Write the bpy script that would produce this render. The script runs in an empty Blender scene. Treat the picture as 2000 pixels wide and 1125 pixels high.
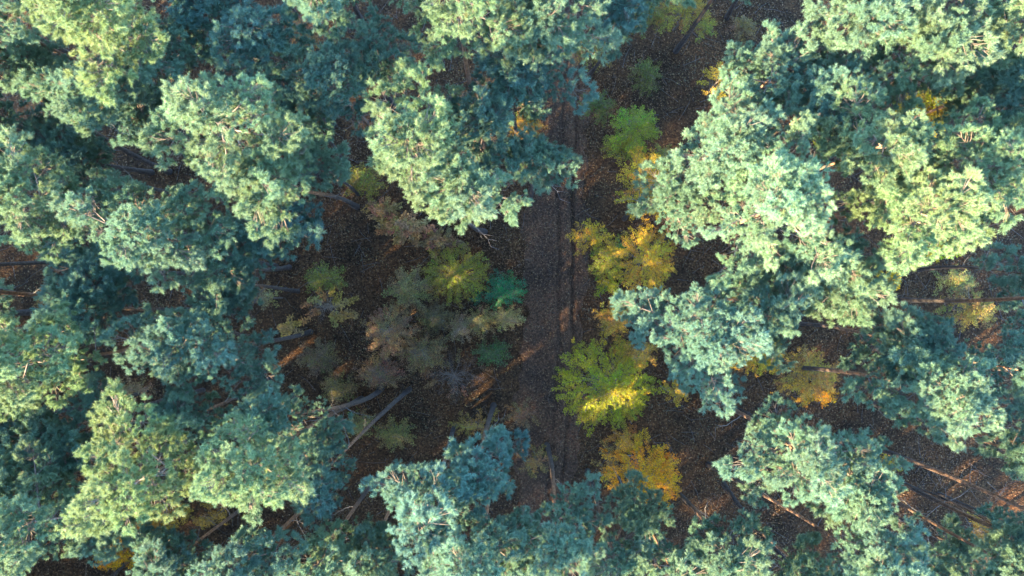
import bpy, math, random
import numpy as np
from mathutils import Vector, Matrix, Euler

# ------------------------------------------------------------------ camera, light
scene = bpy.context.scene
C = scene.collection
H = 40.0                                     # drone height above the forest floor
LENS = 28.0
FPX = 2000 * LENS / 36.0
cam_d = bpy.data.cameras.new('camera'); cam = bpy.data.objects.new('camera', cam_d); C.objects.link(cam)
cam.location = (0, 0, H); cam.rotation_euler = (0, 0, 0)
cam_d.lens = LENS; cam_d.sensor_width = 36; cam_d.clip_end = 1000
scene.camera = cam

SUN_EL = math.radians(20)
SUN_DIR = Vector((-0.80, -0.60, 0)).normalized()          # where the sun stands (image lower left)
w = bpy.data.worlds.new('World'); scene.world = w; w.use_nodes = True
nt = w.node_tree
sky = nt.nodes.new('ShaderNodeTexSky'); sky.sky_type = 'NISHITA'; sky.sun_disc = False
sky.sun_elevation = SUN_EL
sky.sun_rotation = math.atan2(SUN_DIR.x, SUN_DIR.y)
sky.ozone_density = 5.0
sky.dust_density = 0.4
nt.links.new(sky.outputs[0], nt.nodes['Background'].inputs[0])
nt.nodes['Background'].inputs[1].default_value = 0.15
sl = bpy.data.lights.new('sun', 'SUN'); sl.energy = 4.0; sl.angle = math.radians(0.8); sl.color = (1.0, 0.82, 0.50)
sun = bpy.data.objects.new('sun', sl); C.objects.link(sun)
sd = Vector((SUN_DIR.x * math.cos(SUN_EL), SUN_DIR.y * math.cos(SUN_EL), math.sin(SUN_EL)))
sun.rotation_euler = sd.to_track_quat('Z', 'Y').to_euler(); sun.location = sd * 60
vs = scene.view_settings
vs.view_transform = 'Standard'; vs.look = 'None'; vs.exposure = 3.85; vs.gamma = 1.0; vs.use_curve_mapping = False
scene.render.engine = 'CYCLES'
scene.cycles.max_bounces = 7; scene.cycles.diffuse_bounces = 4; scene.cycles.transmission_bounces = 3

rng = random.Random(7)
U = rng.uniform

def kz(z): return (H - z) / FPX
def at(px, py, z=0.0):
    """direction of a photo pixel met at height z above the floor"""
    return Vector(((px - 1000) * kz(z), (562.5 - py) * kz(z), z))

# ------------------------------------------------------------------ materials
def mat(name):
    m = bpy.data.materials.new(name); m.use_nodes = True
    m.node_tree.nodes.clear()
    return m, m.node_tree.nodes, m.node_tree.links
def node(ns, t, **kw):
    n = ns.new(t)
    for k, v in kw.items(): setattr(n, k, v)
    return n
def ramp(ns, stops, interp='LINEAR'):
    r = ns.new('ShaderNodeValToRGB'); r.color_ramp.interpolation = interp
    e = r.color_ramp.elements
    while len(e) < len(stops): e.new(0.5)
    for el, (p, c) in zip(e, stops):
        el.position = p; el.color = (*c, 1)
    return r

def foliage_material(name, transl, rough, var, spec=0.3, hue=0.03, wither=None):
    m, ns, L = mat(name)
    out = ns.new('ShaderNodeOutputMaterial')
    oi = ns.new('ShaderNodeObjectInfo'); geo = ns.new('ShaderNodeNewGeometry')
    hsv = ns.new('ShaderNodeHueSaturation')
    L.new(oi.outputs['Color'], hsv.inputs['Color'])
    # brightness differs from leaf to leaf, hue from spray to spray
    mr = node(ns, 'ShaderNodeMapRange'); mr.inputs['To Min'].default_value = 1 - var; mr.inputs['To Max'].default_value = 1 + var
    L.new(geo.outputs['Random Per Island'], mr.inputs['Value']); L.new(mr.outputs[0], hsv.inputs['Value'])
    mh = node(ns, 'ShaderNodeMapRange'); mh.inputs['To Min'].default_value = 0.5 - hue; mh.inputs['To Max'].default_value = 0.5 + hue
    L.new(oi.outputs['Random'], mh.inputs['Value']); L.new(mh.outputs[0], hsv.inputs['Hue'])
    col = hsv.outputs[0]
    if wither:
        tc = ns.new('ShaderNodeTexCoord'); nz = ns.new('ShaderNodeTexNoise')
        nz.inputs['Scale'].default_value = wither[1]; nz.inputs['Detail'].default_value = 2
        va = node(ns, 'ShaderNodeVectorMath', operation='ADD')
        L.new(tc.outputs['Object'], va.inputs[0]); L.new(oi.outputs['Location'], va.inputs[1]); L.new(va.outputs[0], nz.inputs['Vector'])
        r = ramp(ns, [(wither[2], (0, 0, 0)), (wither[2] + 0.12, (1, 1, 1))])
        L.new(nz.outputs[0], r.inputs[0])
        mx = node(ns, 'ShaderNodeMix', data_type='RGBA'); mx.inputs['B'].default_value = (*wither[0], 1)
        ml = node(ns, 'ShaderNodeMath', operation='MULTIPLY'); ml.inputs[1].default_value = wither[3]
        L.new(r.outputs[0], ml.inputs[0]); L.new(ml.outputs[0], mx.inputs['Factor'])
        L.new(col, mx.inputs['A']); col = mx.outputs['Result']
    b = ns.new('ShaderNodeBsdfPrincipled'); b.inputs['Roughness'].default_value = rough
    b.inputs['Specular IOR Level'].default_value = spec
    t = ns.new('ShaderNodeBsdfTranslucent'); mix = ns.new('ShaderNodeMixShader'); mix.inputs[0].default_value = transl
    L.new(col, b.inputs['Base Color']); L.new(col, t.inputs['Color'])
    L.new(b.outputs[0], mix.inputs[1]); L.new(t.outputs[0], mix.inputs[2]); L.new(mix.outputs[0], out.inputs[0])
    return m

M_NEEDLE = foliage_material('pine_needles', 0.40, 0.5, 0.28, 0.42, 0.018, wither=((0.20, 0.13, 0.035), 3.2, 0.66, 0.55))
M_LEAF = foliage_material('autumn_leaves', 0.40, 0.6, 0.45, 0.1, 0.02, wither=((0.26, 0.16, 0.035), 1.6, 0.58, 0.5))

def bark_material(name, low, high, z0, z1, scale):
    m, ns, L = mat(name)
    out = ns.new('ShaderNodeOutputMaterial'); b = ns.new('ShaderNodeBsdfPrincipled'); b.inputs['Roughness'].default_value = 0.9; b.inputs['Specular IOR Level'].default_value = 0.15
    g = ns.new('ShaderNodeNewGeometry'); sx = ns.new('ShaderNodeSeparateXYZ'); L.new(g.outputs['Position'], sx.inputs[0])
    n = ns.new('ShaderNodeTexNoise'); n.inputs['Scale'].default_value = scale; n.inputs['Detail'].default_value = 5
    L.new(g.outputs['Position'], n.inputs['Vector'])
    mr = ns.new('ShaderNodeMapRange'); mr.inputs['From Min'].default_value = z0; mr.inputs['From Max'].default_value = z1
    L.new(sx.outputs['Z'], mr.inputs['Value'])
    mx = node(ns, 'ShaderNodeMix', data_type='RGBA'); mx.inputs['A'].default_value = (*low, 1); mx.inputs['B'].default_value = (*high, 1)
    L.new(mr.outputs[0], mx.inputs['Factor'])
    r = ramp(ns, [(0.3, (0.45, 0.45, 0.45)), (0.7, (1.5, 1.45, 1.4))]); L.new(n.outputs[0], r.inputs[0])
    mu = node(ns, 'ShaderNodeMix', data_type='RGBA', blend_type='MULTIPLY'); mu.inputs['Factor'].default_value = 1
    L.new(mx.outputs['Result'], mu.inputs['A']); L.new(r.outputs[0], mu.inputs['B'])
    bp = ns.new('ShaderNodeBump'); bp.inputs['Strength'].default_value = 0.6; bp.inputs['Distance'].default_value = 0.03
    L.new(n.outputs[0], bp.inputs['Height']); L.new(bp.outputs[0], b.inputs['Normal'])
    L.new(mu.outputs['Result'], b.inputs['Base Color']); L.new(b.outputs[0], out.inputs[0])
    return m
M_BARK = bark_material('pine_bark', (0.042, 0.035, 0.033), (0.22, 0.125, 0.075), 5.5, 10.5, 9)
M_LIMB = bark_material('pine_limb_bark', (0.17, 0.13, 0.105), (0.22, 0.165, 0.125), 10, 16, 6)
M_TWIG = bark_material('twig_bark', (0.11, 0.085, 0.065), (0.16, 0.12, 0.09), 5, 15, 8)
M_DEAD = bark_material('dead_wood', (0.10, 0.088, 0.08), (0.15, 0.13, 0.115), 2, 12, 8)
M_GREYSTEM = bark_material('shrub_bark', (0.11, 0.09, 0.075), (0.15, 0.12, 0.09), 1, 6, 8)

def floor_material(name, dark, mid, pale, fine):
    m, ns, L = mat(name)
    out = ns.new('ShaderNodeOutputMaterial'); b = ns.new('ShaderNodeBsdfPrincipled'); b.inputs['Roughness'].default_value = 0.95
    b.inputs['Specular IOR Level'].default_value = 0.15
    g = ns.new('ShaderNodeNewGeometry')
    v = ns.new('ShaderNodeTexVoronoi'); v.inputs['Scale'].default_value = fine; v.inputs['Randomness'].default_value = 1
    n = ns.new('ShaderNodeTexNoise'); n.inputs['Scale'].default_value = 0.35; n.inputs['Detail'].default_value = 6; n.inputs['Roughness'].default_value = 0.65
    n2 = ns.new('ShaderNodeTexNoise'); n2.inputs['Scale'].default_value = 9; n2.inputs['Detail'].default_value = 4
    for x in (v, n, n2): L.new(g.outputs['Position'], x.inputs['Vector'])
    sc = ns.new('ShaderNodeSeparateColor'); L.new(v.outputs['Color'], sc.inputs[0])
    r = ramp(ns, [(0.0, dark), (0.55, mid), (0.9, mid), (1.0, pale)]); L.new(sc.outputs[0], r.inputs[0])
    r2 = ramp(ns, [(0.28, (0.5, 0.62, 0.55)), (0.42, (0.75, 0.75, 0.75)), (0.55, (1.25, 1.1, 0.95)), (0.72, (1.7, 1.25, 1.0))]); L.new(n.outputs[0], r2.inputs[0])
    r3 = ramp(ns, [(0.35, (0.5, 0.5, 0.5)), (0.65, (1.2, 1.2, 1.2))]); L.new(n2.outputs[0], r3.inputs[0])
    mu = node(ns, 'ShaderNodeMix', data_type='RGBA', blend_type='MULTIPLY'); mu.inputs['Factor'].default_value = 1
    mu2 = node(ns, 'ShaderNodeMix', data_type='RGBA', blend_type='MULTIPLY'); mu2.inputs['Factor'].default_value = 1
    L.new(r.outputs[0], mu.inputs['A']); L.new(r2.outputs[0], mu.inputs['B'])
    L.new(mu.outputs['Result'], mu2.inputs['A']); L.new(r3.outputs[0], mu2.inputs['B'])
    bp = ns.new('ShaderNodeBump'); bp.inputs['Strength'].default_value = 0.8; bp.inputs['Distance'].default_value = 0.04
    L.new(v.outputs['Distance'], bp.inputs['Height']); L.new(bp.outputs[0], b.inputs['Normal'])
    L.new(mu2.outputs['Result'], b.inputs['Base Color']); L.new(b.outputs[0], out.inputs[0])
    return m
M_FLOOR = floor_material('leaf_litter', (0.023, 0.012, 0.006), (0.063, 0.033, 0.015), (0.13, 0.075, 0.032), 16)
M_TRACK = floor_material('trodden_litter', (0.048, 0.027, 0.016), (0.088, 0.049, 0.029), (0.14, 0.085, 0.05), 22)

def litter_material(name, stops):
    m, ns, L = mat(name)
    out = ns.new('ShaderNodeOutputMaterial'); b = ns.new('ShaderNodeBsdfPrincipled'); b.inputs['Roughness'].default_value = 0.7
    g = ns.new('ShaderNodeNewGeometry'); r = ramp(ns, stops); L.new(g.outputs['Random Per Island'], r.inputs[0])
    t = ns.new('ShaderNodeBsdfTranslucent'); mix = ns.new('ShaderNodeMixShader'); mix.inputs[0].default_value = 0.2
    L.new(r.outputs[0], b.inputs['Base Color']); L.new(r.outputs[0], t.inputs['Color'])
    L.new(b.outputs[0], mix.inputs[1]); L.new(t.outputs[0], mix.inputs[2]); L.new(mix.outputs[0], out.inputs[0])
    return m
M_FALLEN = litter_material('fallen_leaf', [(0, (0.03, 0.016, 0.008)), (0.4, (0.085, 0.042, 0.018)), (0.7, (0.15, 0.075, 0.025)), (0.9, (0.17, 0.095, 0.035)), (1, (0.19, 0.12, 0.055))])
M_COVER = litter_material('undergrowth_leaf', [(0, (0.022, 0.034, 0.012)), (0.4, (0.06, 0.05, 0.02)), (0.7, (0.12, 0.08, 0.03)), (1, (0.22, 0.145, 0.04))])

# ------------------------------------------------------------------ mesh helpers
class MB:
    def __init__(s): s.v = []; s.f = []; s.m = []; s.n = 0
    def add(s, v, f, m=0):
        v = np.asarray(v, float).reshape(-1, 3); f = np.asarray(f, int)
        s.v.append(v); s.f.append(f + s.n); s.m.append(np.full(len(f), m)); s.n += len(v)
    def tube(s, pts, rad, sides=6, m=0, cap=True):
        pts = [Vector(p) for p in pts]; vs_ = []
        for i, p in enumerate(pts):
            d = (pts[min(i + 1, len(pts) - 1)] - pts[max(i - 1, 0)]).normalized()
            a = d.orthogonal().normalized() if i == 0 else (a - d * a.dot(d)).normalized()
            b = d.cross(a)
            for k in range(sides):
                t = 2 * math.pi * k / sides
                vs_.append(p + (a * math.cos(t) + b * math.sin(t)) * rad[i])
        f = []
        for i in range(len(pts) - 1):
            for k in range(sides):
                q = i * sides + k; r = i * sides + (k + 1) % sides
                f += [(q, r, r + sides), (q, r + sides, q + sides)]
        if cap:
            o = (len(pts) - 1) * sides
            f += [(o, o + k, o + k + 1) for k in range(1, sides - 1)]
        s.add(vs_, f, m)
    def mesh(s, name, mats, smooth=False):
        v = np.concatenate(s.v); f = np.concatenate(s.f); m = np.concatenate(s.m)
        me = bpy.data.meshes.new(name)
        me.vertices.add(len(v)); me.vertices.foreach_set('co', v.ravel())
        me.loops.add(f.size); me.loops.foreach_set('vertex_index', f.ravel().astype(np.int32))
        me.polygons.add(len(f)); me.polygons.foreach_set('loop_start', np.arange(0, f.size, f.shape[1], dtype=np.int32))
        for x in mats: me.materials.append(x)
        me.polygons.foreach_set('material_index', m.astype(np.int32))
        if smooth: me.polygons.foreach_set('use_smooth', np.ones(len(f), bool))
        me.update(calc_edges=True)
        return me

def link(name, me, parent=None, loc=None, rot=None, scale=None, color=None):
    o = bpy.data.objects.new(name, me); C.objects.link(o)
    if parent: o.parent = parent
    if loc is not None: o.location = loc
    if rot is not None: o.rotation_mode = 'QUATERNION'; o.rotation_quaternion = rot
    if scale is not None: o.scale = (scale,) * 3 if isinstance(scale, (int, float)) else scale
    if color is not None: o.color = (*color, 1)
    return o
def thing(name, loc, label, cat, group=None):
    o = bpy.data.objects.new(name, None); C.objects.link(o); o.location = loc; o.empty_display_size = 0.3
    o['label'] = label; o['category'] = cat
    if group: o['group'] = group
    return o

# ------------------------------------------------------------------ forest floor and track
def track_x(y):            # centre line of the track, metres
    py = 562.5 - y / kz(0)
    return (1072 + 14 * math.sin(py / 260.0) + (max(0, 300 - py) * 0.10)) * 1.0
def track_cx(y): return (track_x(y) - 1000) * kz(0)
def bump(x, y):
    return 0.10 * math.sin(x * 0.41 + 1.3) * math.cos(y * 0.37) + 0.06 * math.sin(x * 1.1 + y * 0.9) + 0.04 * math.sin(2.3 * x - 1.7 * y)
TW = 1.5
def ground_z(x, y):
    d = abs(x - track_cx(y)); t = min(1, max(0, (d - TW + 0.1) / 1.2))
    return bump(x, y) * t
def rut(dx):
    g = lambda c, w_, d_: -d_ * math.exp(-((dx - c) / w_) ** 2)
    return g(0.92, 0.10, 0.20) + g(0.24, 0.10, 0.14) + g(-0.75, 0.3, 0.06) + 0.05 * math.exp(-((dx - 0.6) / 0.2) ** 2)

b = MB()
xs = np.concatenate([[-150, -90, -60], np.arange(-40, 40.01, 0.5), [60, 90, 150]])
ys = np.concatenate([[-150, -90, -60], np.arange(-30, 30.01, 0.5), [60, 90, 150]])
vv = []
for y in ys:
    for x in xs:
        d = abs(x - track_cx(y))
        vv.append((x, y, ground_z(x, y) - (0.35 if d < TW - 0.35 else 0)))
nx = len(xs); ff = []
for j in range(len(ys) - 1):
    for i in range(nx - 1):
        q = j * nx + i; ff += [(q, q + 1, q + nx + 1), (q, q + nx + 1, q + nx)]
b.add(vv, ff); g = link('ground', b.mesh('ground', [M_FLOOR], True)); g['kind'] = 'structure'

b = MB(); vv = []; dxs = np.concatenate([[-TW - .25], np.linspace(-TW, TW, 91), [TW + .25]])
tys = np.arange(-60, 60.01, 0.3)
for y in tys:
    wob = 0.08 * math.sin(y * 0.5) + 0.05 * math.sin(y * 1.3 + 2) + 0.03 * math.sin(y * 3.1)
    fade = 0.55 + 0.45 * math.sin(y * 0.33 + 0.6)
    ew = 1 + 0.35 * math.sin(y * 0.8) + 0.3 * math.sin(y * 2.1 + 1) + 0.2 * math.sin(y * 5.3) + U(-.2, .2)
    for i, dx in enumerate(dxs):
        if abs(dx) > 1.1: dx = math.copysign(1.1 + (abs(dx) - 1.1) * ew, dx)
        e = i in (0, len(dxs) - 1)
        z = -0.12 if e else 0.03 + rut(dx + wob) * (0.5 + 0.5 * fade) + 0.012 * math.sin(dx * 9 + y * 5) + U(-0.012, 0.012)
        vv.append((track_cx(y) + dx, y, z))
nd = len(dxs); ff = []
for j in range(len(tys) - 1):
    for i in range(nd - 1):
        q = j * nd + i; ff += [(q, q + 1, q + nd + 1), (q, q + nd + 1, q + nd)]
b.add(vv, ff); g = link('forest_track', b.mesh('forest_track', [M_TRACK], True)); g['kind'] = 'structure'

def leaf_scatter(name, n, xr, yr, size, hfun, material, label, cat, tilt=0.5, keep=None, seed=1):
    r = np.random.default_rng(seed); r2 = random.Random(seed)
    x = r.uniform(*xr, n); y = r.uniform(*yr, n)
    if keep is not None:
        k = np.array([keep(a, c_) > r2.random() for a, c_ in zip(x, y)]); x = x[k]; y = y[k]; n = len(x)
    z = np.array([hfun(a, c_) for a, c_ in zip(x, y)])
    az = r.uniform(0, 2 * np.pi, n); L = r.uniform(size * .6, size * 1.3, n)
    e1 = np.stack([np.cos(az), np.sin(az), r.normal(0, tilt, n)], 1); e1 /= np.linalg.norm(e1, axis=1)[:, None]
    up = np.stack([r.normal(0, tilt, n), r.normal(0, tilt, n), np.ones(n)], 1)
    e2 = np.cross(up, e1); e2 /= np.linalg.norm(e2, axis=1)[:, None]
    c0 = np.stack([x, y, z], 1)
    a = c0 - e1 * L[:, None] * .5; c_ = c0 + e1 * L[:, None] * .5
    bb = c0 + e2 * (L * .34)[:, None] + np.array([0, 0, .008]); dd = c0 - e2 * (L * .34)[:, None] + np.array([0, 0, .008])
    v = np.stack([a, bb, c_, dd], 1).reshape(-1, 3); i = np.arange(n)[:, None] * 4
    f = np.concatenate([i + np.array([[0, 2, 1]]), i + np.array([[0, 3, 2]])], 0)
    m = MB(); m.add(v, f); o = link(name, m.mesh(name, [material])); o['kind'] = 'stuff'; o['label'] = label; o['category'] = cat
    return o
def surf(x, y):
    dx = x - track_cx(y)
    return (0.045 + max(rut(dx), -.09) if abs(dx) < TW else ground_z(x, y) + 0.03) + rng.random() * 0.05
def hash2(x, y, s):
    return 0.5 + 0.25 * (math.sin(x * s + 1.7 * math.sin(y * s * 0.8)) + math.sin(y * s * 1.3 + 2.1 * math.sin(x * s * 0.6 + 1)))
leaf_scatter('fallen_leaves', 270000, (-29, 29), (-17.5, 17.5), 0.078, surf, M_FALLEN,
             'carpet of brown and tan fallen leaves over the forest floor', 'leaves',
             keep=lambda x, y: (0.5 + 0.4 * hash2(x, y, 1.7) if abs(x - track_cx(y)) < TW else 0.12 + 0.75 * hash2(x, y, 0.6) ** 1.8), seed=3)
def cover_keep(x, y):
    d = abs(x - track_cx(y))
    if d < TW - 0.5: return 0
    h = hash2(x + 5, y, 0.9) * hash2(x, y + 9, 2.1)
    return min(1, max(0, (h - 0.18) * 2.4)) * min(1, (d - TW + 0.5) / 1.4)
leaf_scatter('ground_cover', 90000, (-29, 29), (-17.5, 17.5), 0.075, lambda x, y: ground_z(x, y) + 0.06 + rng.random() ** 1.5 * 0.5, M_COVER,
             'low dull olive bramble leaves covering the forest floor', 'ground cover', tilt=0.6, keep=cover_keep, seed=5)

tw = MB(); tr_ = random.Random(11)
for i in range(2600):
    x, y = tr_.uniform(-27, 27), tr_.uniform(-16, 16); z = ground_z(x, y) + .05 + tr_.random() * .05; a_ = tr_.uniform(0, 6.28); L_ = tr_.uniform(.25, 1.3)
    if abs(x - track_cx(y)) < TW and L_ > .4: continue
    e = Vector((math.cos(a_), math.sin(a_), 0)); sd_ = Vector((-e.y, e.x, 0)); p_ = Vector((x, y, z)); r_ = .004 + .007 * L_
    tw.tube([p_, p_ + e * L_ * .5 + sd_ * tr_.uniform(-.08, .08) * L_ + Vector((0, 0, .03)), p_ + e * L_], [r_, r_ * .8, r_ * .4], 3, 0, False)
o = link('fallen_twigs', tw.mesh('fallen_twigs', [M_DEAD])); o['kind'] = 'stuff'; o['label'] = 'thin dry twigs strewn over the brown leaf litter'; o['category'] = 'twigs'

# ------------------------------------------------------------------ shared foliage meshes
def needle_clump(seed, fan=False):
    """a bough end: puffs of shoots, each shoot a brush of needles; local +Z points out of the crown"""
    r = np.random.default_rng(seed); m = MB()
    lobes = [np.array([0, 0, .12])]
    nl = 18
    for i in range(nl):
        if fan:                                  # branch end with side shoots, longer than wide
            t = (i + .5) / nl
            wdt = (.10 + .42 * math.sin(math.pi * min(1, t * 1.15 + .1)) ** .8)
            lobes.append(np.array([wdt * (1 if i % 2 else -1) * r.uniform(.35, 1.1), r.normal(0, .11) + .10 * math.sin(i), .05 + .85 * t]))
        else:
            t = math.acos(1 - (i + .5) / nl * 1.2); p = i * 2.39996 + r.uniform(-.4, .4)
            d = np.array([math.sin(t) * math.cos(p), math.sin(t) * math.sin(p), math.cos(t)])
            lobes.append(d * r.uniform(.28, .66) * np.array([1, 1, .75]))
    for lc in lobes:
        if fan: ld = np.array([lc[0] * 1.3, lc[1], .55]); ld /= np.linalg.norm(ld); root = np.array([0, 0, max(-.1, lc[2] - .35)])
        else: ld = lc / np.linalg.norm(lc); root = np.array([0, 0, -.14])
        mid = (lc + root) * 0.5 + r.normal(0, .03, 3) - np.array([0, 0, .03])
        m.tube([root, mid, lc], [.009, .007, .004], 3, 1, False)
        ps = r.uniform(.6, 1.2)
        for s in range(int(r.integers(4, 8))):
            d = r.normal(0, 1, 3); d /= np.linalg.norm(d); d = d * .85 + ld * .75 + np.array([0, 0, .2 if fan else .35]); d /= np.linalg.norm(d)
            base = lc + d * r.uniform(-.02, .03) + r.normal(0, .022, 3)
            Ls = r.uniform(.09, .18) * ps
            nn = 84
            a = np.cross(d, [.3, .8, .5]); a /= np.linalg.norm(a); c = np.cross(d, a)
            t = r.uniform(.1, 1, nn); ph = r.uniform(0, 2 * np.pi, nn); an = np.radians(np.where(t > .8, r.uniform(8, 50, nn), r.uniform(35, 72, nn)))
            rad = np.cos(ph)[:, None] * a + np.sin(ph)[:, None] * c
            nd_ = np.cos(an)[:, None] * d + np.sin(an)[:, None] * rad
            ln = r.uniform(.065, .12, nn)[:, None]
            p0 = base + d * (t * Ls)[:, None]
            wv = np.cross(nd_, r.normal(0, 1, (nn, 3))); wv /= np.linalg.norm(wv, axis=1)[:, None]
            wv *= 0.0038
            v = np.stack([p0 - wv, p0 + wv, p0 + nd_ * ln], 1).reshape(-1, 3)
            m.add(v, np.arange(nn * 3).reshape(-1, 3), 0)
    return m.mesh('needle_clump', [M_NEEDLE, M_TWIG])
CLUMPS = [needle_clump(100 + i) for i in range(6)]
FANS = [needle_clump(130 + i, True) for i in range(7)]

def leaf_blade(r, p, d, up, L, wdt):
    d = d / np.linalg.norm(d); s = np.cross(up, d); s /= np.linalg.norm(s) + 1e-9
    q = p + d * L; mid = p + d * L * .5
    return [p, mid + s * wdt * .5 + up * .004, q, mid - s * wdt * .5 + up * .004]
def leaf_spray(seed, leaves=True, length=1.0, density=1.0, lsize=0.056):
    """a flat branch end along +X with side twigs and leaves in two rows"""
    r = np.random.default_rng(seed); m = MB(); lv = []
    n = 9
    axis = [np.array([length * t, .05 * math.sin(3 * t + seed), .10 * t - .16 * t * t]) for t in np.linspace(0, 1, 7)]
    m.tube(axis, np.linspace(.011, .003, 7), 3, 1, False)
    def put(p, d, t):
        for k in (-1, 1):
            if r.random() > density: continue
            side = np.cross([0, 0, 1], d) * k
            dd = d * .65 + side * .8 + r.normal(0, .22, 3) * np.array([1, 1, .8])
            up = np.array([0, 0, 1.]) + r.normal(0, .48, 3); up /= np.linalg.norm(up)
            L = lsize * r.uniform(.7, 1.35)
            lv.append(leaf_blade(r, p, dd, up, L, L * .62))
    for i in range(n):
        t = (i + .6) / n * .95
        p0 = np.array([length * t, .05 * math.sin(3 * t + seed), .10 * t - .16 * t * t])
        for k in (-1, 1):
            if r.random() < .12: continue
            d = np.array([.62, .78 * k, 0]) + r.normal(0, .14, 3); d /= np.linalg.norm(d)
            tl = length * .33 * (1 - .6 * t) * r.uniform(.65, 1.15) * min(1, .55 + t * 1.6)
            p1 = p0 + d * tl
            m.tube([p0, p1 + np.array([0, 0, -.03])], [.005, .002], 3, 1, False)
            if not leaves:
                for q in range(2):
                    e = d + r.normal(0, .5, 3); pm = p0 + d * tl * r.uniform(.3, .8)
                    m.tube([pm, pm + e * tl * .6], [.004, .002], 3, 1, False)
            else:
                ns_ = max(2, int(tl / .036))
                for j in range(ns_):
                    u = (j + .5) / ns_
                    put(p0 + d * tl * u + np.array([0, 0, -.03 * u + r.uniform(-.02, .02)]), d, u)
        if leaves: put(p0, np.array([1., 0, 0]), t)
    if lv:
        v = np.array(lv).reshape(-1, 3); i = np.arange(len(lv))[:, None] * 4
        m.add(v, np.concatenate([i + np.array([[0, 1, 2]]), i + np.array([[0, 2, 3]])]), 0)
    return m.mesh('leaf_spray' if leaves else 'bare_twig', [M_LEAF, M_GREYSTEM])
SPRAYS = [leaf_spray(300 + i, density=.75) for i in range(6)]
THIN = [leaf_spray(340 + i, density=.5, lsize=.072) for i in range(5)]
BIG = [leaf_spray(360 + i, density=.6, lsize=.13, length=.9) for i in range(4)]
BARE = [leaf_spray(380 + i, leaves=False, length=1.1) for i in range(4)]

def dead_branch(seed):
    r = random.Random(seed); m = MB(); p = Vector((0, 0, 0)); d = Vector((1, 0, r.uniform(-.1, .35))); pts = [p.copy()]
    for i in range(5):
        d = (d + Vector((r.gauss(0, .12), r.gauss(0, .25), r.gauss(0, .16)))).normalized(); p = p + d * .28; pts.append(p.copy())
        if i > 0:
            e = (d + Vector((0, r.choice((-1, 1)) * r.uniform(.5, 1), r.uniform(-.2, .4)))).normalized()
            m.tube([p, p + e * .2, p + e * .4 + Vector((0, 0, r.uniform(-.1, .1)))], [.009, .006, .003], 3, 0, False)
    m.tube(pts, [.024, .02, .016, .012, .008, .004], 4, 0, False)
    return m.mesh('dead_branch', [M_DEAD])
DEADS = [dead_branch(500 + i) for i in range(5)]

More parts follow.
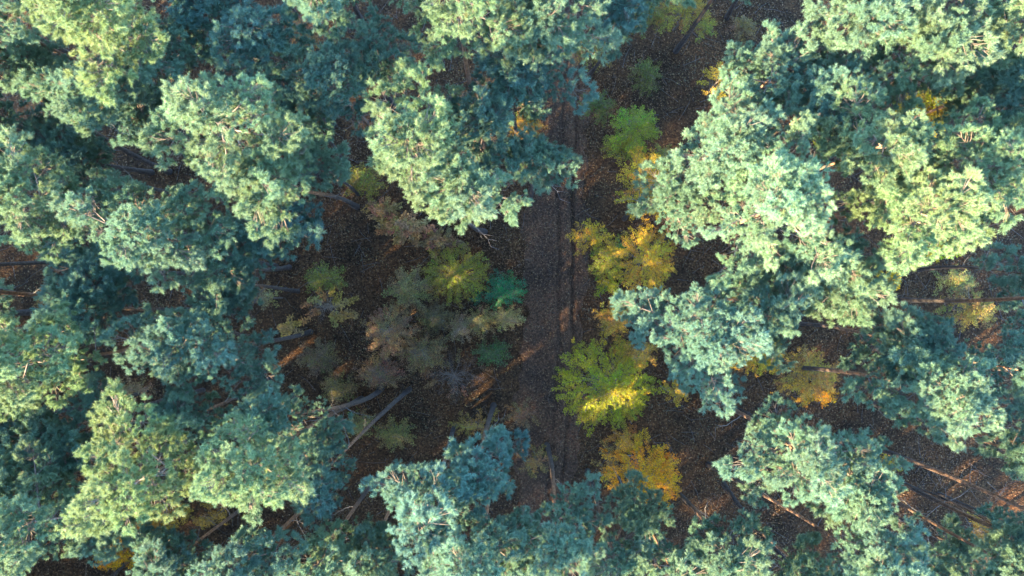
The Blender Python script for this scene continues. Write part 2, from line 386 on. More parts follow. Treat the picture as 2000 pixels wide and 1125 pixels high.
# ------------------------------------------------------------------ pine trees
NEEDLE = (0.153, 0.240, 0.136)
def tint(c, f, warm=0.0):
    return (min(1, c[0] * f * (1 + warm)), c[1] * f * (1 + .25 * warm), c[2] * f * (1 - warm))
def pine_at(Cx, Cy, rxw, ryw, ztop, label, base=None, group=None, dens=1.0, tone=1.0, warm=0.0, depth=1.0, dead=3, big=1.1):
    R = (rxw + ryw) / 2; rz = max(1.3, 1.15 * R * depth)
    if base is None: base = (Cx + U(-.35, .35), Cy + U(-.35, .35))
    bx, by = base[0], base[1]; bz = ground_z(bx, by) - .05
    t = thing('pine_tree', (bx, by, bz), label, 'pine tree', group)
    off = Vector((bx, by, bz))
    # trunk: slightly bent, tapering
    cx_, cy_ = U(-.35, .35), U(-.35, .35); r0 = 0.062 + 0.0034 * ztop + U(-.015, .02)
    def tp(z):
        s = max(0, min(1, (z - bz) / (ztop - bz))); sw = math.sin(s * math.pi)
        q = s * s * (3 - 2 * s)
        return Vector((bx + (Cx - bx) * q + cx_ * sw, by + (Cy - by) * q + cy_ * sw, z))
    m = MB(); N = 11
    zs = [bz + (ztop - .35 - bz) * (i / (N - 1)) for i in range(N)]
    m.tube([tp(z) - off for z in zs], [r0 * (1.35 if i == 0 else 1) * (1 - .80 * (i / (N - 1)) ** 1.15) for i in range(N)], 8)
    link('trunk', m.mesh('trunk', [M_BARK], True), t)
    # limbs and needle clumps
    limbs = MB(); spots = []
    nl = max(7, int((8 + R * 4.6) * dens))
    zlow = ztop - 1.9 * rz; a0 = U(0, 6.28)
    lob = [(U(0, 6.28), U(.12, .32)) for _ in range(3)]
    for i in range(nl):
        u = (i + U(.2, .8)) / nl
        az = a0 + i * 2.39996 + U(-.35, .35)
        prof = (1 - max(0, u) ** 2.4) ** .62 * (0.78 + 0.22 * min(1, u / .35))
        ell = 1 / math.sqrt((math.cos(az) / rxw) ** 2 + (math.sin(az) / ryw) ** 2)
        lobf = 1 + sum(a * math.cos((k + 2) * (az - p)) for k, (p, a) in enumerate(lob))
        Ln = max(.35, prof * ell * lobf * U(.50, 1.22) - .25)
        za = zlow + (ztop - zlow) * u
        rise = Ln * U(.12, .42)
        A = tp(min(ztop - .4, za - rise * .7)); d = Vector((math.cos(az), math.sin(az), 0))
        tip = Vector((A.x, A.y, 0)) + d * Ln; tip.z = za + rise * .3
        mid = A.lerp(tip, .55) + Vector((U(-.1, .1), U(-.1, .1), U(-.15, .05)))
        rr = .018 + .012 * Ln
        limbs.tube([A - off, mid - off, tip - off], [rr, rr * .7, rr * .3], 4, 0, False)
        nrm = (d * .55 + Vector((0, 0, .85))).normalized()
        spots.append((tip - d * .3, (d + Vector((0, 0, U(.15, .7)))).normalized(), U(.7, 1.2) * big, 1))
        side = Vector((-d.y, d.x, 0))
        nsub = int((Ln / .62) * dens + U(0, .9))
        for k in range(nsub):
            f = 1 - (k + 1) / (nsub + 1) * .72
            P = A.lerp(tip, f) + side * (1 if (k % 2) else -1) * U(.18, .52) + Vector((0, 0, U(-.05, .28)))
            limbs.tube([A.lerp(tip, max(.1, f - .2)) - off, P - off], [.014, .007], 3, 0, False)
            spots.append((P, (nrm + side * U(-.5, .5) + Vector((0, 0, .3))).normalized(), U(.5, 1.05) * big, rng.random() < .45))
    for k in range(3):
        P = tp(ztop - .35) + Vector((U(-.3, .3), U(-.3, .3), U(-.15, .2)))
        limbs.tube([tp(ztop - .7) - off, P - off], [.03, .012], 4, 0, False)
        spots.append((P, Vector((U(-.3, .3), U(-.3, .3), 1)).normalized(), U(.75, 1.0), 0))
    cr = link('crown', limbs.mesh('crown', [M_LIMB]), t)
    warm = warm * (2.1 if warm > 0 else 1.35)  # sun and shade painted into needle tint, over real hue differences between trees
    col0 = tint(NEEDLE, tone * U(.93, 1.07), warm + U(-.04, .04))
    for (P, nrm, sc, fan) in spots:
        q = nrm.to_track_quat('Z', 'Y') @ Euler((0, 0, U(0, 6.28))).to_quaternion()
        link('needle_clump', rng.choice(FANS if fan else CLUMPS), cr, P - off, q, sc, tint(col0, U(.86, 1.14), U(-.05, .05)))
    for k in range(dead):
        z = U(ztop * .42, max(ztop * .45, zlow + .6)); p = tp(z)
        q = Euler((0, U(-.25, .1), U(0, 6.28))).to_quaternion()
        link('dead_branch', rng.choice(DEADS), t, p - off, q, U(.5, 1.15))
    return t
PLACED = []
def pine(px, py, rpx, rpy, ztop, label, base=None, **kw):
    zc = ztop - 0.030 * (rpx + rpy) / 2 * (H - ztop) / 25
    c = at(px, py, zc); k = kz(zc)
    PLACED.append((c.x, c.y))
    if base: bb = at(base[0], base[1], 0)
    return pine_at(c.x, c.y, rpx * k, rpy * k, ztop, label, base=(bb.x, bb.y) if base else None, **kw)

# centre px, radii px, top height, label, options
PINES = [
 # left part, upper row
 (30, 60, 125, 105, 17.6, 'broad pale green pine crown filling the upper left corner', dict(warm=.02)),
 (222, 55, 105, 80, 18.4, 'tall sunlit yellow green pine next to the upper left corner', dict(warm=.12)),
 (205, 208, 68, 62, 15.6, 'small pale pine with its orange trunk showing to the right, left of the clearing', dict(base=(372, 262))),
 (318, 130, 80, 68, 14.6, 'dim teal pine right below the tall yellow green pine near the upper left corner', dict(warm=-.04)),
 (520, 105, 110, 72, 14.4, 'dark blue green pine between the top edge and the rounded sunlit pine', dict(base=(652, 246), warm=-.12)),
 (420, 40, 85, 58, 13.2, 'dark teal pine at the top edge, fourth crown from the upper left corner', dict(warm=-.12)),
 (640, 15, 78, 42, 16.0, 'teal pine cut by the top edge left of the largest top centre crown', {}),
 (662, 165, 66, 82, 15.0, 'narrow teal pine leaning in left of the crown beside the track', dict(warm=-.04)),
 (110, 150, 95, 55, 14.2, 'dull green pine under the broad crown of the upper left corner', dict(warm=-.02)),
 (25, 265, 75, 90, 13.6, 'dim teal pine on the left edge above the yellow green one', dict(warm=-.08)),
 (180, 310, 80, 55, 11.6, 'dark teal pine low between the small pale pine and the yellow green one below it', dict(warm=-.1)),
 (300, 240, 55, 60, 11.4, 'low dark pine in the gap left of the rounded sunlit crown', dict(warm=-.1)),
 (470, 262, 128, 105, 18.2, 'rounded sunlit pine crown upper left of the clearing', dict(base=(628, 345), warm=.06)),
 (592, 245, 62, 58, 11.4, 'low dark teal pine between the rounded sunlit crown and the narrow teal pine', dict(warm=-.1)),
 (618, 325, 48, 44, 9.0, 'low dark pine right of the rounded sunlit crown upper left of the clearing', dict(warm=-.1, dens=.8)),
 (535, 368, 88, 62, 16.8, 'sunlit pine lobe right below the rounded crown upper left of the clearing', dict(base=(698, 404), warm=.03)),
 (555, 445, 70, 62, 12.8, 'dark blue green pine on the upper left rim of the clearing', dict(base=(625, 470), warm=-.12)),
 (105, 395, 108, 105, 17.6, 'yellow green sunlit pine near the left edge, upper half', dict(warm=.09)),
 (330, 465, 138, 108, 17.2, 'wide silvery green pine left of the clearing, second row from the left edge', dict(base=(540, 520))),
 (225, 520, 85, 62, 12.4, 'dark teal pine tucked under the wide silvery green one at left', dict(warm=-.1)),
 (455, 505, 85, 62, 13.2, 'dim teal pine at the left rim of the clearing right of the wide silvery one', dict(base=(565, 522), warm=-.08)),
 (85, 695, 120, 100, 17.0, 'pale pine with yellowing needles on the left edge at mid height', dict(warm=.09, tone=1.15)),
 (195, 600, 85, 50, 12.8, 'dim blue teal pine above the yellowing pine at left', dict(warm=-.12)),
 (400, 665, 112, 98, 15.6, 'soft teal pine with a dark trunk pointing right into the clearing', dict(base=(606, 648), warm=-.04)),
 (455, 560, 70, 48, 11.8, 'low dim teal pine above the soft teal pine at the left of the clearing', dict(warm=-.1)),
 # lower left
 (50, 840, 75, 65, 12.6, 'dark teal pine on the left edge below the yellowing pine', dict(warm=-.12)),
 (175, 845, 95, 78, 13.2, 'dim green pine above left of the sunlit lower left crown', dict(warm=-.05)),
 (318, 912, 112, 112, 18.0, 'bright yellow green pine in the lower left with a pointed upper tip', dict(warm=.14)),
 (510, 905, 98, 85, 17.6, 'bright pale green pine right of the pointed lower left pine', dict(warm=.08)),
 (545, 800, 98, 62, 14.4, 'teal pine above the bright pale green one at lower left', dict(base=(745, 758), warm=-.03)),
 (385, 800, 80, 58, 12.6, 'dim olive teal pine behind the pointed tip of the lower left pine', dict(warm=-.02, dens=.7)),
 (635, 925, 88, 70, 13.8, 'dark teal pine with a long grey trunk pointing into the clearing at lower left', dict(base=(800, 760), warm=-.1)),
 (95, 1005, 140, 100, 16.6, 'wide green pine in the lower left corner with sunlit tips', dict(warm=.05)),
 (40, 925, 72, 55, 14.6, 'green pine on the left edge above the lower left corner crown', dict(warm=.0)),
 (240, 1035, 60, 48, 12.8, 'olive green pine at the bottom left beside orange bushes', dict(dens=.7)),
 (480, 1085, 95, 62, 15.4, 'teal pine cut by the bottom edge, left of the centre crown', dict(warm=-.04)),
 (640, 1075, 95, 70, 14.6, 'grey green thin pine at the bottom edge left of the big teal crown', dict(warm=.02, dens=.75)),
 (345, 1085, 70, 48, 13.4, 'dim teal pine at the bottom edge right of the orange bushes', dict(warm=-.08)),
 # bottom centre
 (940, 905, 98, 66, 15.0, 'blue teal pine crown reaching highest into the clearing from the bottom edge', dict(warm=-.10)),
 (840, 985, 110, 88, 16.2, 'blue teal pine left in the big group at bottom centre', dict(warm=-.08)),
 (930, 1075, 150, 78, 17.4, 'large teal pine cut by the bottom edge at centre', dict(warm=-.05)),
 (1080, 1030, 105, 82, 15.4, 'teal pine right in the big group at bottom centre beside the track', dict(warm=-.04)),
 (735, 1085, 60, 62, 14.2, 'grey green pine at the bottom edge just left of the large teal one', dict(dens=.8)),
 (1195, 1075, 62, 60, 13.6, 'thin grey green pine at the bottom edge right of the track', dict(dens=.65)),
 # top centre
 (905, 40, 150, 92, 18.0, 'largest pale sunlit pine crown at the top centre', dict(warm=.08)),
 (1070, 70, 88, 72, 16.4, 'pale tipped pine overhanging the track at the top', dict(warm=.0)),
 (1010, 165, 105, 72, 14.2, 'blue teal pine below the largest top centre crown', dict(warm=-.1)),
 (745, 130, 62, 70, 12.4, 'dark thin pine between the top centre crowns', dict(dens=.6, warm=-.06)),
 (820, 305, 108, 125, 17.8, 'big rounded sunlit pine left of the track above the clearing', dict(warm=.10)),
 (910, 375, 82, 68, 16.2, 'pale green pine lobe at the lower right of the big rounded crown by the track', dict(warm=.04)),
 (940, 260, 75, 75, 14.4, 'shaded green pine between the big rounded crown and the track', dict(warm=-.05)),
 (1040, 325, 52, 45, 13.0, 'small teal pine bough reaching over the track', dict(warm=-.03)),
 (1195, 35, 62, 52, 11.0, 'dim blue teal pine at the top edge above the dark open ground', dict(warm=-.12, dens=.8)),
 # right part
 (1485, 165, 95, 95, 14.6, 'shaded blue green pine at the top right of the open ground', dict(warm=-.08)),
 (1595, 215, 84, 66, 15.6, 'pale teal pine in the gap above the pointed sunlit pine at right', dict(warm=-.06)),
 (1640, 70, 98, 98, 17.0, 'pale sunlit pine at the top edge right of the open ground', dict(warm=.02)),
 (1775, 125, 105, 105, 17.0, 'sunlit green pine at the top edge, second from the upper right corner', dict(warm=.04)),
 (1935, 55, 88, 75, 17.2, 'pale pine filling the upper right corner', dict(warm=.05)),
 (1925, 190, 86, 74, 15.6, 'dim teal pine on the right edge below the corner crown', dict(warm=-.05)),
 (1395, 300, 92, 105, 16.2, 'silvery pine on the right rim of the clearing with pointed upper tips', dict(warm=.0, tone=1.05)),
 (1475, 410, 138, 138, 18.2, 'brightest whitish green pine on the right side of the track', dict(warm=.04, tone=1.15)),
 (1300, 395, 62, 82, 13.4, 'thin grey green pine leaning over yellow saplings right of the track', dict(dens=.7, warm=-.02)),
 (1680, 300, 112, 100, 17.4, 'sunlit pine with a pointed tip right of the brightest crown', dict(warm=.06)),
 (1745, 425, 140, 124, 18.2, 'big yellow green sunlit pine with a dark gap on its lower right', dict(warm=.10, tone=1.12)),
 (1880, 340, 112, 92, 17.8, 'pale green pine beside the right edge above a bare grey trunk', dict(warm=.08, tone=1.05)),
 (1975, 300, 55, 70, 16.8, 'sunlit pine cut by the right edge in the upper half', dict(warm=.06)),
 (1570, 520, 82, 62, 14.8, 'half shaded green pine below the brightest crown', dict(warm=.0)),
 (1640, 565, 62, 48, 14.6, 'small pale pine tip hanging over the brown gap at right', dict(warm=.03)),
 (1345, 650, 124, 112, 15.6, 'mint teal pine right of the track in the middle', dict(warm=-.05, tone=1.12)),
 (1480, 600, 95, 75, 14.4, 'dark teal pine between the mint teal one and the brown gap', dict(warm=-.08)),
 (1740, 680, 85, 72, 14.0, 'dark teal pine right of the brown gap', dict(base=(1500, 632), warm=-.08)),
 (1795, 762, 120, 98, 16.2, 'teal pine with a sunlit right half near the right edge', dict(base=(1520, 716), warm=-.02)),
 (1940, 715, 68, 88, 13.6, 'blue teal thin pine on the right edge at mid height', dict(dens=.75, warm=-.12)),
 (1528, 872, 132, 90, 16.4, 'silvery sunlit pine with its dark trunk base at the right of the green bush', dict(base=(1372, 778), tone=1.06)),
 (1650, 935, 88, 70, 16.0, 'silvery green pine at the lower right of the one with the dark trunk base', dict(tone=1.03)),
 (1700, 1105, 100, 60, 16.8, 'teal pine at the bottom edge at the end of the longest leaning trunk', dict(base=(1382, 906), warm=-.04)),
 (1400, 1060, 80, 68, 14.8, 'grey teal pine with bare twigs at the bottom edge right of the golden bush', dict(dens=.75, base=(1300, 940))),
 (1300, 1095, 80, 48, 14.2, 'thin silvery pine at the bottom edge below the golden bush', dict(dens=.7)),
 (1248, 985, 50, 48, 9.4, 'small grey teal pine top in front of the golden orange bush', dict(dens=.75, warm=-.06)),
 (1560, 1090, 88, 50, 13.4, 'grey green thin pine at the bottom edge over brown litter', dict(dens=.65)),
 (1835, 1040, 62, 48, 9.5, 'dim teal thin pine among leaning trunks at the lower right', dict(dens=.65, warm=-.08)),
 (1945, 1035, 58, 52, 11.5, 'dark teal pine near the right edge among leaning trunks', dict(dens=.65, warm=-.1)),
 (1950, 1090, 80, 58, 15.4, 'sunlit tipped pine in the lower right corner', dict(warm=.02)),
 (1800, 1095, 70, 50, 12.4, 'low dim green pine at the bottom edge left of the lower right corner', dict(dens=.7)),
 (1965, 540, 52, 62, 10.4, 'low dim teal pine on the right edge under the bright crowns', dict(dens=.7, warm=-.1)),
 (1960, 870, 60, 62, 13.0, 'dim teal pine on the right edge right of the half sunlit crown', dict(dens=.7, warm=-.08)),
 # crowns outside the picture, trunks inside it
 (2135, 565, 110, 90, 17.6, 'pine whose orange trunk lies almost level across the brown gap at right', dict(base=(1712, 581))),
 (2200, 330, 120, 90, 17.4, 'pine whose bare grey trunk leaves the right edge under the bright crowns', dict(base=(1880, 447))),
 (2150, 1072, 110, 90, 17.6, 'pine with the upper of two pale parallel trunks at the lower right', dict(base=(1640, 850))),
 (2180, 1120, 100, 90, 17.8, 'pine with the lower of two pale parallel trunks at the lower right', dict(base=(1700, 905))),
 (2020, 1260, 100, 90, 17.2, 'pine with the orange trunk running out through the bottom edge at lower right', dict(base=(1600, 950))),
 (2110, 880, 95, 90, 17.0, 'pine with a short pale trunk piece crossing the right edge', dict(base=(1790, 800))),
 (-120, 560, 110, 100, 17.2, 'pine whose orange trunk lies level at the left edge', dict(base=(215, 583))),
 (-130, 60, 110, 90, 17.4, 'pine with dark trunk pointing to the left edge in the upper left', dict(base=(330, 335))),
]
for (px, py, rx, ry, zt, lab, kw) in PINES:
    pine(px, py, rx, ry, zt, lab, **kw)
# the stand goes on beyond the picture; far ones added sunward to shade the floor
def outside():
    k = kz(16); hw, hh = 1000 * k + 1.2, 562.5 * k + 1.2
    tries = 0; n = 0; spots = []
    while n < 270 and tries < 14000:
        tries += 1
        x, y = U(-64, 22), U(-48, 14)
        if abs(x) < hw + 1.0 and abs(y) < hh + 1.0: continue
        near = abs(x) < hw + 5 and abs(y) < hh + 5
        shades = any(abs(x + SUN_DIR.x * -q) < 24 and abs(y + SUN_DIR.y * -q) < 13 for q in (18, 26, 34, 42, 50))
        if not (near or shades) or abs(x - track_cx(y)) < 2.6: continue
        if any((x - a) ** 2 + (y - b_) ** 2 < 2.85 ** 2 for a, b_ in PLACED): continue
        PLACED.append((x, y)); n += 1
        spots.append((x, y))
    words = 'first second third fourth fifth sixth seventh eighth ninth tenth eleventh twelfth thirteenth fourteenth fifteenth sixteenth seventeenth eighteenth nineteenth twentieth'.split()
    rows = {'left': [], 'right': [], 'top': [], 'bottom': []}; far = []
    for x, y in spots:
        px, py = 1000 + x / kz(9), 562.5 - y / kz(9)
        if not (-110 < px < 2110 and -110 < py < 1235): far.append((x, y)); continue
        over = {'left': (-x - hw), 'right': x - hw, 'top': y - hh, 'bottom': -y - hh}
        rows[max(over, key=over.get)].append((x, y))
    for edge, lst in rows.items():
        side = edge in ('left', 'right')
        lst.sort(key=(lambda q: -q[1]) if side else (lambda q: q[0]))
        for i, (x, y) in enumerate(lst):
            r_ = U(1.6, 2.1)
            pine_at(x, y, r_, r_ * U(.85, 1.15), U(14.0, 17.0), 'outer pine mostly cut off by the %s edge, %s from the %s' % (edge, words[i], 'top' if side else 'left'),
                    group='outer pines cut off by the edges of the picture', dens=.9, dead=2, depth=1.15, warm=U(-.08, .02))
    for x, y in far:
        r_ = U(1.6, 2.2)
        pine_at(x, y, r_, r_ * U(.85, 1.15), U(14.0, 17.4), 'pine of the stand going on beyond the picture, unseen crown deepened for shade', group='pines beyond the edge of the picture', dens=.75, dead=0, depth=2.5, big=1.35)  # unseen crowns made deeper and bulkier to block sun from the floor
    print('outside', len(far), {k: len(v) for k, v in rows.items()})
outside()


# ------------------------------------------------------------------ deciduous understorey
def broadleaf(px, py, rpx, rpy, h, color, label, sprays=SPRAYS, n=None, name='sapling_tree', cat='sapling', base=None, stems=1, flat=0.35, ssize=.85, low=0.35, bare=0, group=None):
    c = at(px, py, h * .8); k = kz(h * .8); rx, ry = rpx * k, rpy * k; R = (rx + ry) / 2
    bx, by = (c.x + U(-.2, .2), c.y + U(-.2, .2)) if base is None else at(*base, 0).xy
    bz = ground_z(bx, by) - .04; off = Vector((bx, by, bz))
    t = thing(name, off, label, cat, group)
    T = Vector((c.x, c.y, h * .9))
    tr = MB()
    for s in range(stems):
        e = T + (Vector((U(-.5, .5) * rx, U(-.5, .5) * ry, U(-.2, .1) * h)) if stems > 1 else Vector((0, 0, 0)))
        b0 = off + Vector((U(-.12, .12), U(-.12, .12), 0)) * (stems > 1)
        md = b0.lerp(e, .5) + Vector((U(-.12, .12), U(-.12, .12), 0))
        r_ = .018 + .009 * h / (1 + .3 * stems)
        tr.tube([b0 - off, md - off, e - off], [r_, r_ * .75, r_ * .25], 6, 0, False)
    link('trunk' if stems == 1 else 'stem', tr.mesh('trunk', [M_GREYSTEM], True), t)
    if n is None: n = int(10 + 8.5 * rx * ry * 3.14 / ssize ** 2)
    limbs = MB(); spots = []
    S = 1.0 * ssize
    for i in range(n):
        az = i * 2.39996 + U(-.3, .3); rr = math.sqrt((i + .5) / n)
        u = 1 - rr ** 1.8 * (1 - low) * U(.6, 1.1)
        tipx = c.x + math.cos(az) * rx * rr * U(.85, 1.08); tipy = c.y + math.sin(az) * ry * rr * U(.85, 1.08)
        z = max(.25, h * u + U(-.12, .12))
        L = S * U(.7, 1.1)
        d = Vector((math.cos(az + U(-.5, .5)), math.sin(az + U(-.5, .5)), U(-flat, flat * .8))).normalized()
        st = Vector((tipx, tipy, z)) - d * L * .8
        f = max(.15, min(.97, (z - .3 * L) / (h + .01) * .9))
        A = off.lerp(T, f)
        limbs.tube([A - off, A.lerp(st, .6) + Vector((0, 0, .08)) - off, st - off], [.013, .010, .007], 3, 0, False)
        spots.append((st, d, L, i < bare))
    cr = link('crown', limbs.mesh('crown', [M_GREYSTEM]), t)
    for (P, d, L, bb) in spots:
        q = d.to_track_quat('X', 'Z') @ Euler((U(-.45, .45), 0, 0)).to_quaternion()
        cc = tuple(x * U(.8, 1.2) for x in color)
        if bb: link('bare_twig', rng.choice(BARE), cr, P - off, q, L)
        else: link('leaf_spray', rng.choice(sprays), cr, P - off, q, L, cc)
    return t
YEL = (0.48, 0.30, 0.02); GOLD = (0.70, 0.33, 0.01); ORA = (0.44, 0.24, 0.03); OLIVE = (0.21, 0.19, 0.02); LIME = (0.31, 0.29, 0.012)
GREEN = (0.05, 0.16, 0.07); TAN = (0.26, 0.19, 0.09); GREY = (0.22, 0.135, 0.06); RUST = (0.25, 0.13, 0.06); TEALG = (0.02, 0.15, 0.05)
S_ = dict
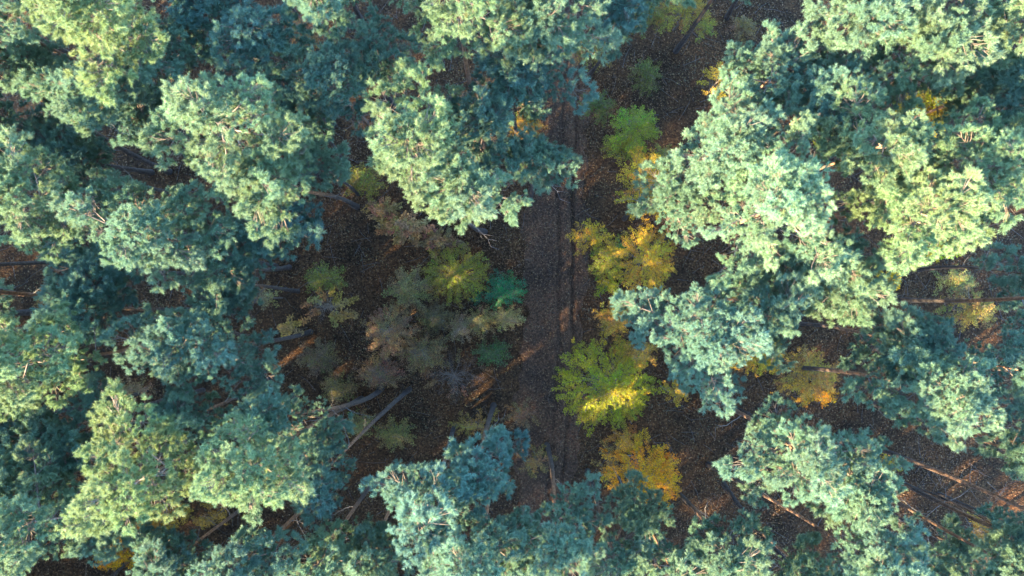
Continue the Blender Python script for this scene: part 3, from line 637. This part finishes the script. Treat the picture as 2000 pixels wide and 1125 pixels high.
BROAD = [
 # right verge of the track
 (1150, 462, 46, 38, 3.2, YEL, 'small yellow star shaped sapling on the right verge of the track', S_(n=22, low=.75)),
 (1192, 505, 42, 55, 2.4, OLIVE, 'dark green bush right behind the star shaped yellow sapling', S_()),
 (1215, 488, 22, 22, 2.0, TEALG, 'small blue green shoot between the yellow saplings right of the track', S_(n=8, ssize=.7)),
 (1268, 505, 68, 75, 5.6, YEL, 'tall yellow sapling under the silvery pine right of the track', S_()),
 (1268, 355, 58, 78, 5.2, YEL, 'yellow sapling half hidden by the thin grey green pine', S_()),
 (1190, 555, 34, 32, 1.8, LIME, 'low green bush below the star shaped sapling', S_(n=14)),
 (1205, 625, 40, 42, 4.2, ORA, 'ochre sapling above the big green bush', S_()),
 (1250, 690, 48, 42, 4.4, ORA, 'ochre sapling between the green bush and the mint teal pine', S_(n=24)),
 (1188, 755, 106, 98, 4.8, LIME, 'big round yellow green bush beside the track', S_(stems=3, name='bush', cat='bush')),
 (1235, 775, 42, 42, 5.2, (0.46, 0.36, 0.012), 'yellow shoots at the right of the big round green bush', S_(n=16)),
 (1325, 765, 34, 30, 4.6, YEL, 'little yellow sapling below the mint teal pine', S_(n=13)),
 (1222, 862, 40, 32, 3.4, ORA, 'tan yellow sapling just below the big green bush', S_(n=20)),
 (1255, 925, 78, 72, 4.4, GOLD, 'golden orange bush at the lower right of the track', S_(stems=3, name='bush', cat='bush')),
 (1310, 945, 30, 55, 4.8, (0.66, 0.32, 0.008), 'brightest orange sapling at the right of the golden bush', S_(n=22)),
 (1195, 910, 32, 48, 2.6, (0.30, 0.20, 0.05), 'thin ochre shrub at the left of the golden bush', S_(sprays=THIN, n=18, name='shrub', cat='shrub')),
 (1245, 245, 56, 52, 4.2, (0.19, 0.25, 0.02), 'fresh green sapling right of the track in the upper half', S_()),
 (1218, 285, 42, 32, 2.2, OLIVE, 'low olive shrub at the foot of the fresh green sapling', S_(sprays=THIN, name='shrub', cat='shrub')),
 (1170, 205, 38, 32, 1.8, (0.10, 0.12, 0.03), 'dim green seedling patch beside the track near the top', S_(sprays=THIN, name='shrub', cat='shrub')),
 (1265, 145, 34, 38, 1.9, (0.13, 0.13, 0.03), 'dim olive seedling on the dark open ground near the top', S_(sprays=THIN, name='shrub', cat='shrub')),
 (1345, 15, 62, 36, 4.6, (0.30, 0.22, 0.03), 'dull yellow sapling at the top edge over the dark ground', S_()),
 (1265, 22, 48, 32, 3.2, (0.18, 0.16, 0.03), 'olive sapling at the top edge left of the dull yellow one', S_(sprays=THIN)),
 (1385, 50, 24, 24, 2.4, (0.22, 0.21, 0.03), 'small lime sapling on the dark ground at the top', S_(n=9)),
 (1455, 50, 30, 26, 1.8, (0.20, 0.14, 0.05), 'brownish shrub on the dark ground near the top right pine', S_(sprays=THIN, name='shrub', cat='shrub')),
 (1160, 90, 52, 32, 3.0, (0.24, 0.18, 0.03), 'yellowish shrub under the pine overhanging the track at the top', S_(sprays=THIN, name='shrub', cat='shrub')),
 (1412, 150, 32, 52, 5.0, YEL, 'yellow sapling at the left flank of the shaded blue green pine', S_(n=20)),
 (1295, 300, 28, 30, 3.0, (.2, .2, .03), 'green yellow shoot above the half hidden yellow sapling', S_(n=9)),
 # right side in the pine gaps
 (1825, 215, 48, 62, 5.6, YEL, 'bright yellow sapling in a gap of the upper right pines', S_(sprays=BIG)),
 (1625, 245, 30, 30, 4.0, YEL, 'yellow leaves in the gap left of the pointed sunlit pine', S_(n=10, sprays=BIG)),
 (1728, 548, 40, 32, 4.6, (0.60, 0.34, 0.02), 'glowing yellow sapling at the lower rim of the bright crowns', S_(n=16, sprays=BIG)),
 (1850, 482, 44, 34, 4.2, (0.50, 0.36, 0.02), 'yellow sapling under the bright crowns near the grey trunk', S_(n=15, sprays=BIG)),
 (1488, 690, 62, 55, 4.6, YEL, 'yellow sapling at the lower left of the brown gap', S_()),
 (1590, 738, 70, 58, 4.8, (0.40, 0.24, 0.04), 'ochre yellow sapling beside a dark leaning trunk', S_()),
 (1600, 770, 55, 38, 3.6, GOLD, 'golden sapling above the silvery sunlit pine', S_(n=20)),
 (1455, 575, 38, 34, 6.0, ORA, 'orange sapling seen through the dark teal pine', S_(n=14)),
 (1910, 605, 60, 42, 3.2, (.30, .22, .05), 'dull ochre shrub near the right edge below the level trunk', S_(sprays=THIN, name='shrub', cat='shrub')),
 (1880, 550, 38, 32, 2.8, (.26, .24, .08), 'pale olive shrub above the level trunk at right', S_(sprays=THIN, name='shrub', cat='shrub')),
 (1945, 1050, 58, 42, 3.0, ORA, 'ochre bush between trunks in the lower right corner', S_(name='bush', cat='bush', stems=2)),
 (1740, 910, 28, 24, 3.0, YEL, 'small yellow sapling at the foot of the pale parallel trunks', S_(n=9)),
 (1800, 640, 40, 28, 2.4, RUST, 'rusty shrub between the teal pines at right', S_(sprays=THIN, name='shrub', cat='shrub')),
 # left of the track
 (890, 535, 72, 62, 2.8, OLIVE, 'olive green bush left of the track in the clearing', S_(stems=3, name='bush', cat='bush')),
 (985, 568, 46, 42, 2.6, TEALG, 'deep blue green bush at the left verge of the track', S_(stems=2, name='bush', cat='bush')),
 (932, 582, 16, 18, 1.4, TEALG, 'tiny blue green plant beside the olive bush', S_(n=6, ssize=.6, name='shrub', cat='shrub')),
 (990, 622, 36, 26, 2.6, (0.32, 0.24, 0.08), 'tan yellow bush below the deep blue green one', S_(stems=2, name='bush', cat='bush')),
 (940, 628, 36, 32, 2.0, (.26, .19, .06), 'ochre shrub left of the tan yellow bush', S_(sprays=THIN, name='shrub', cat='shrub')),
 (900, 640, 34, 32, 1.8, TAN, 'pale tan shrub in the middle of the clearing', S_(sprays=THIN, name='shrub', cat='shrub')),
 (960, 690, 38, 30, 1.8, (.08, .13, .04), 'dark green low shrub left of the track below the tan bush', S_(sprays=THIN, name='shrub', cat='shrub')),
 (800, 565, 52, 48, 2.4, (.20, .16, .06), 'olive brown shrub at the left of the olive bush', S_(sprays=THIN, name='shrub', cat='shrub')),
 (760, 650, 58, 62, 2.8, GREY, 'greyish shrub with pale dry leaves in the clearing', S_(sprays=THIN, name='shrub', cat='shrub', bare=5)),
 (825, 690, 52, 48, 2.2, (.20, .13, .05), 'grey brown shrub right of the pale dry one', S_(sprays=THIN, name='shrub', cat='shrub', bare=4)),
 (740, 730, 50, 40, 2.2, (.22, .135, .06), 'grey brown shrub at the lower left of the pale dry one', S_(sprays=THIN, name='shrub', cat='shrub', bare=5)),
 (890, 735, 66, 48, 1.9, GREY, 'bluish grey tangle of bare twigs in the lower clearing', S_(sprays=THIN, n=34, name='shrub', cat='shrub', bare=28)),
 (850, 620, 40, 38, 1.6, (.15, .12, .05), 'brown shrub amid the clearing under the olive bush', S_(sprays=THIN, name='shrub', cat='shrub')),
 (640, 600, 62, 42, 3.4, (.24, .16, .05), 'shrub of big pale yellow leaves at the left of the clearing', S_(sprays=BIG, n=20, name='shrub', cat='shrub', bare=8)),
 (630, 545, 46, 32, 2.6, (.14, .15, .03), 'olive shrub above the big leaved one at the left of the clearing', S_(sprays=THIN, name='shrub', cat='shrub')),
 (518, 580, 26, 30, 3.4, (.26, .21, .09), 'tan shrub at the left rim of the clearing beside dim pines', S_(sprays=THIN, n=10, name='shrub', cat='shrub')),
 (565, 640, 38, 26, 2.4, (.34, .23, .07), 'yellowish leafed shrub beside the dark trunk at the left of the clearing', S_(sprays=BIG, n=9, name='shrub', cat='shrub')),
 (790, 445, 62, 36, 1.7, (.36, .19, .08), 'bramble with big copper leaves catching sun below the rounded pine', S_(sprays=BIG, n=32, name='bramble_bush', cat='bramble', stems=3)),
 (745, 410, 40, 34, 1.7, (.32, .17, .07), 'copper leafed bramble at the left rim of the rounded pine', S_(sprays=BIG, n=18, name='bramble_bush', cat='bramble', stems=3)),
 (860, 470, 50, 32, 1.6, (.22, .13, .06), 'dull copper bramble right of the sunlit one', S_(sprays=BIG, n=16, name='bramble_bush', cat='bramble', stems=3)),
 (705, 350, 48, 36, 2.4, (.20, .18, .03), 'olive yellow shrub in the gap above left of the clearing', S_(sprays=THIN, name='shrub', cat='shrub')),
 (620, 700, 44, 38, 1.4, (.18, .14, .06), 'dull brown bramble in the left of the clearing below the trunk', S_(sprays=THIN, name='bramble_bush', cat='bramble')),
 (660, 760, 40, 32, 1.4, (.20, .15, .05), 'ochre brown bramble near the two leaning trunk feet', S_(sprays=THIN, name='bramble_bush', cat='bramble')),
 (930, 830, 58, 30, 2.0, (.30, .19, .04), 'ochre bush above the blue teal pine at bottom centre', S_(sprays=SPRAYS, n=18, name='bush', cat='bush')),
 (1015, 815, 36, 36, 1.9, (.22, .13, .05), 'russet bush on the left verge in the lower half', S_(n=14, name='bush', cat='bush')),
 (1045, 900, 40, 40, 1.7, (.26, .16, .04), 'russet ochre bush between the track and the blue teal pine', S_(n=16, name='bush', cat='bush')),
 (770, 850, 42, 34, 1.5, (.22, .17, .05), 'yellowish bramble in the lower clearing beside the grey trunk', S_(sprays=THIN, name='bramble_bush', cat='bramble')),
 (700, 830, 36, 28, 1.5, (.24, .18, .05), 'yellowish bramble left of the grey trunk in the lower clearing', S_(sprays=THIN, name='bramble_bush', cat='bramble')),
 (1030, 245, 42, 34, 1.5, ORA, 'orange brown bush left of the track in the upper half', S_(sprays=THIN, name='bush', cat='bush')),
 # far left
 (225, 1085, 62, 42, 4.6, GOLD, 'orange bush in the bottom left among dim pines', S_(stems=2, name='bush', cat='bush')),
 (295, 1020, 62, 32, 3.6, ORA, 'orange brown bush under the pointed lower left pine', S_(stems=2, name='bush', cat='bush')),
 (405, 1015, 38, 24, 3.4, ORA, 'small orange brown bush right below the pointed lower left pine', S_(n=12, name='bush', cat='bush')),
 (235, 765, 52, 26, 2.4, (.30, .18, .09), 'copper shrub in the gap below the yellowing pine', S_(sprays=THIN, name='shrub', cat='shrub')),
 (420, 845, 28, 34, 3.2, ORA, 'orange shoots between the two bright lower left pines', S_(n=9)),
 (585, 65, 40, 46, 3.0, (.28, .14, .05), 'rusty shrub in the dark gap at the top left of centre', S_(sprays=THIN, name='shrub', cat='shrub')),
 (110, 585, 62, 26, 2.0, (.26, .15, .06), 'rusty shrub in the gap above the yellowing pine', S_(sprays=THIN, name='shrub', cat='shrub')),
 (85, 200, 50, 26, 2.4, (.26, .13, .05), 'rusty shrub in the dark gap near the left edge', S_(sprays=THIN, name='shrub', cat='shrub')),
]
for (px, py, rx, ry, hh, colr, lab, kw) in BROAD:
    broadleaf(px, py, rx, ry, hh, colr, lab, **kw)
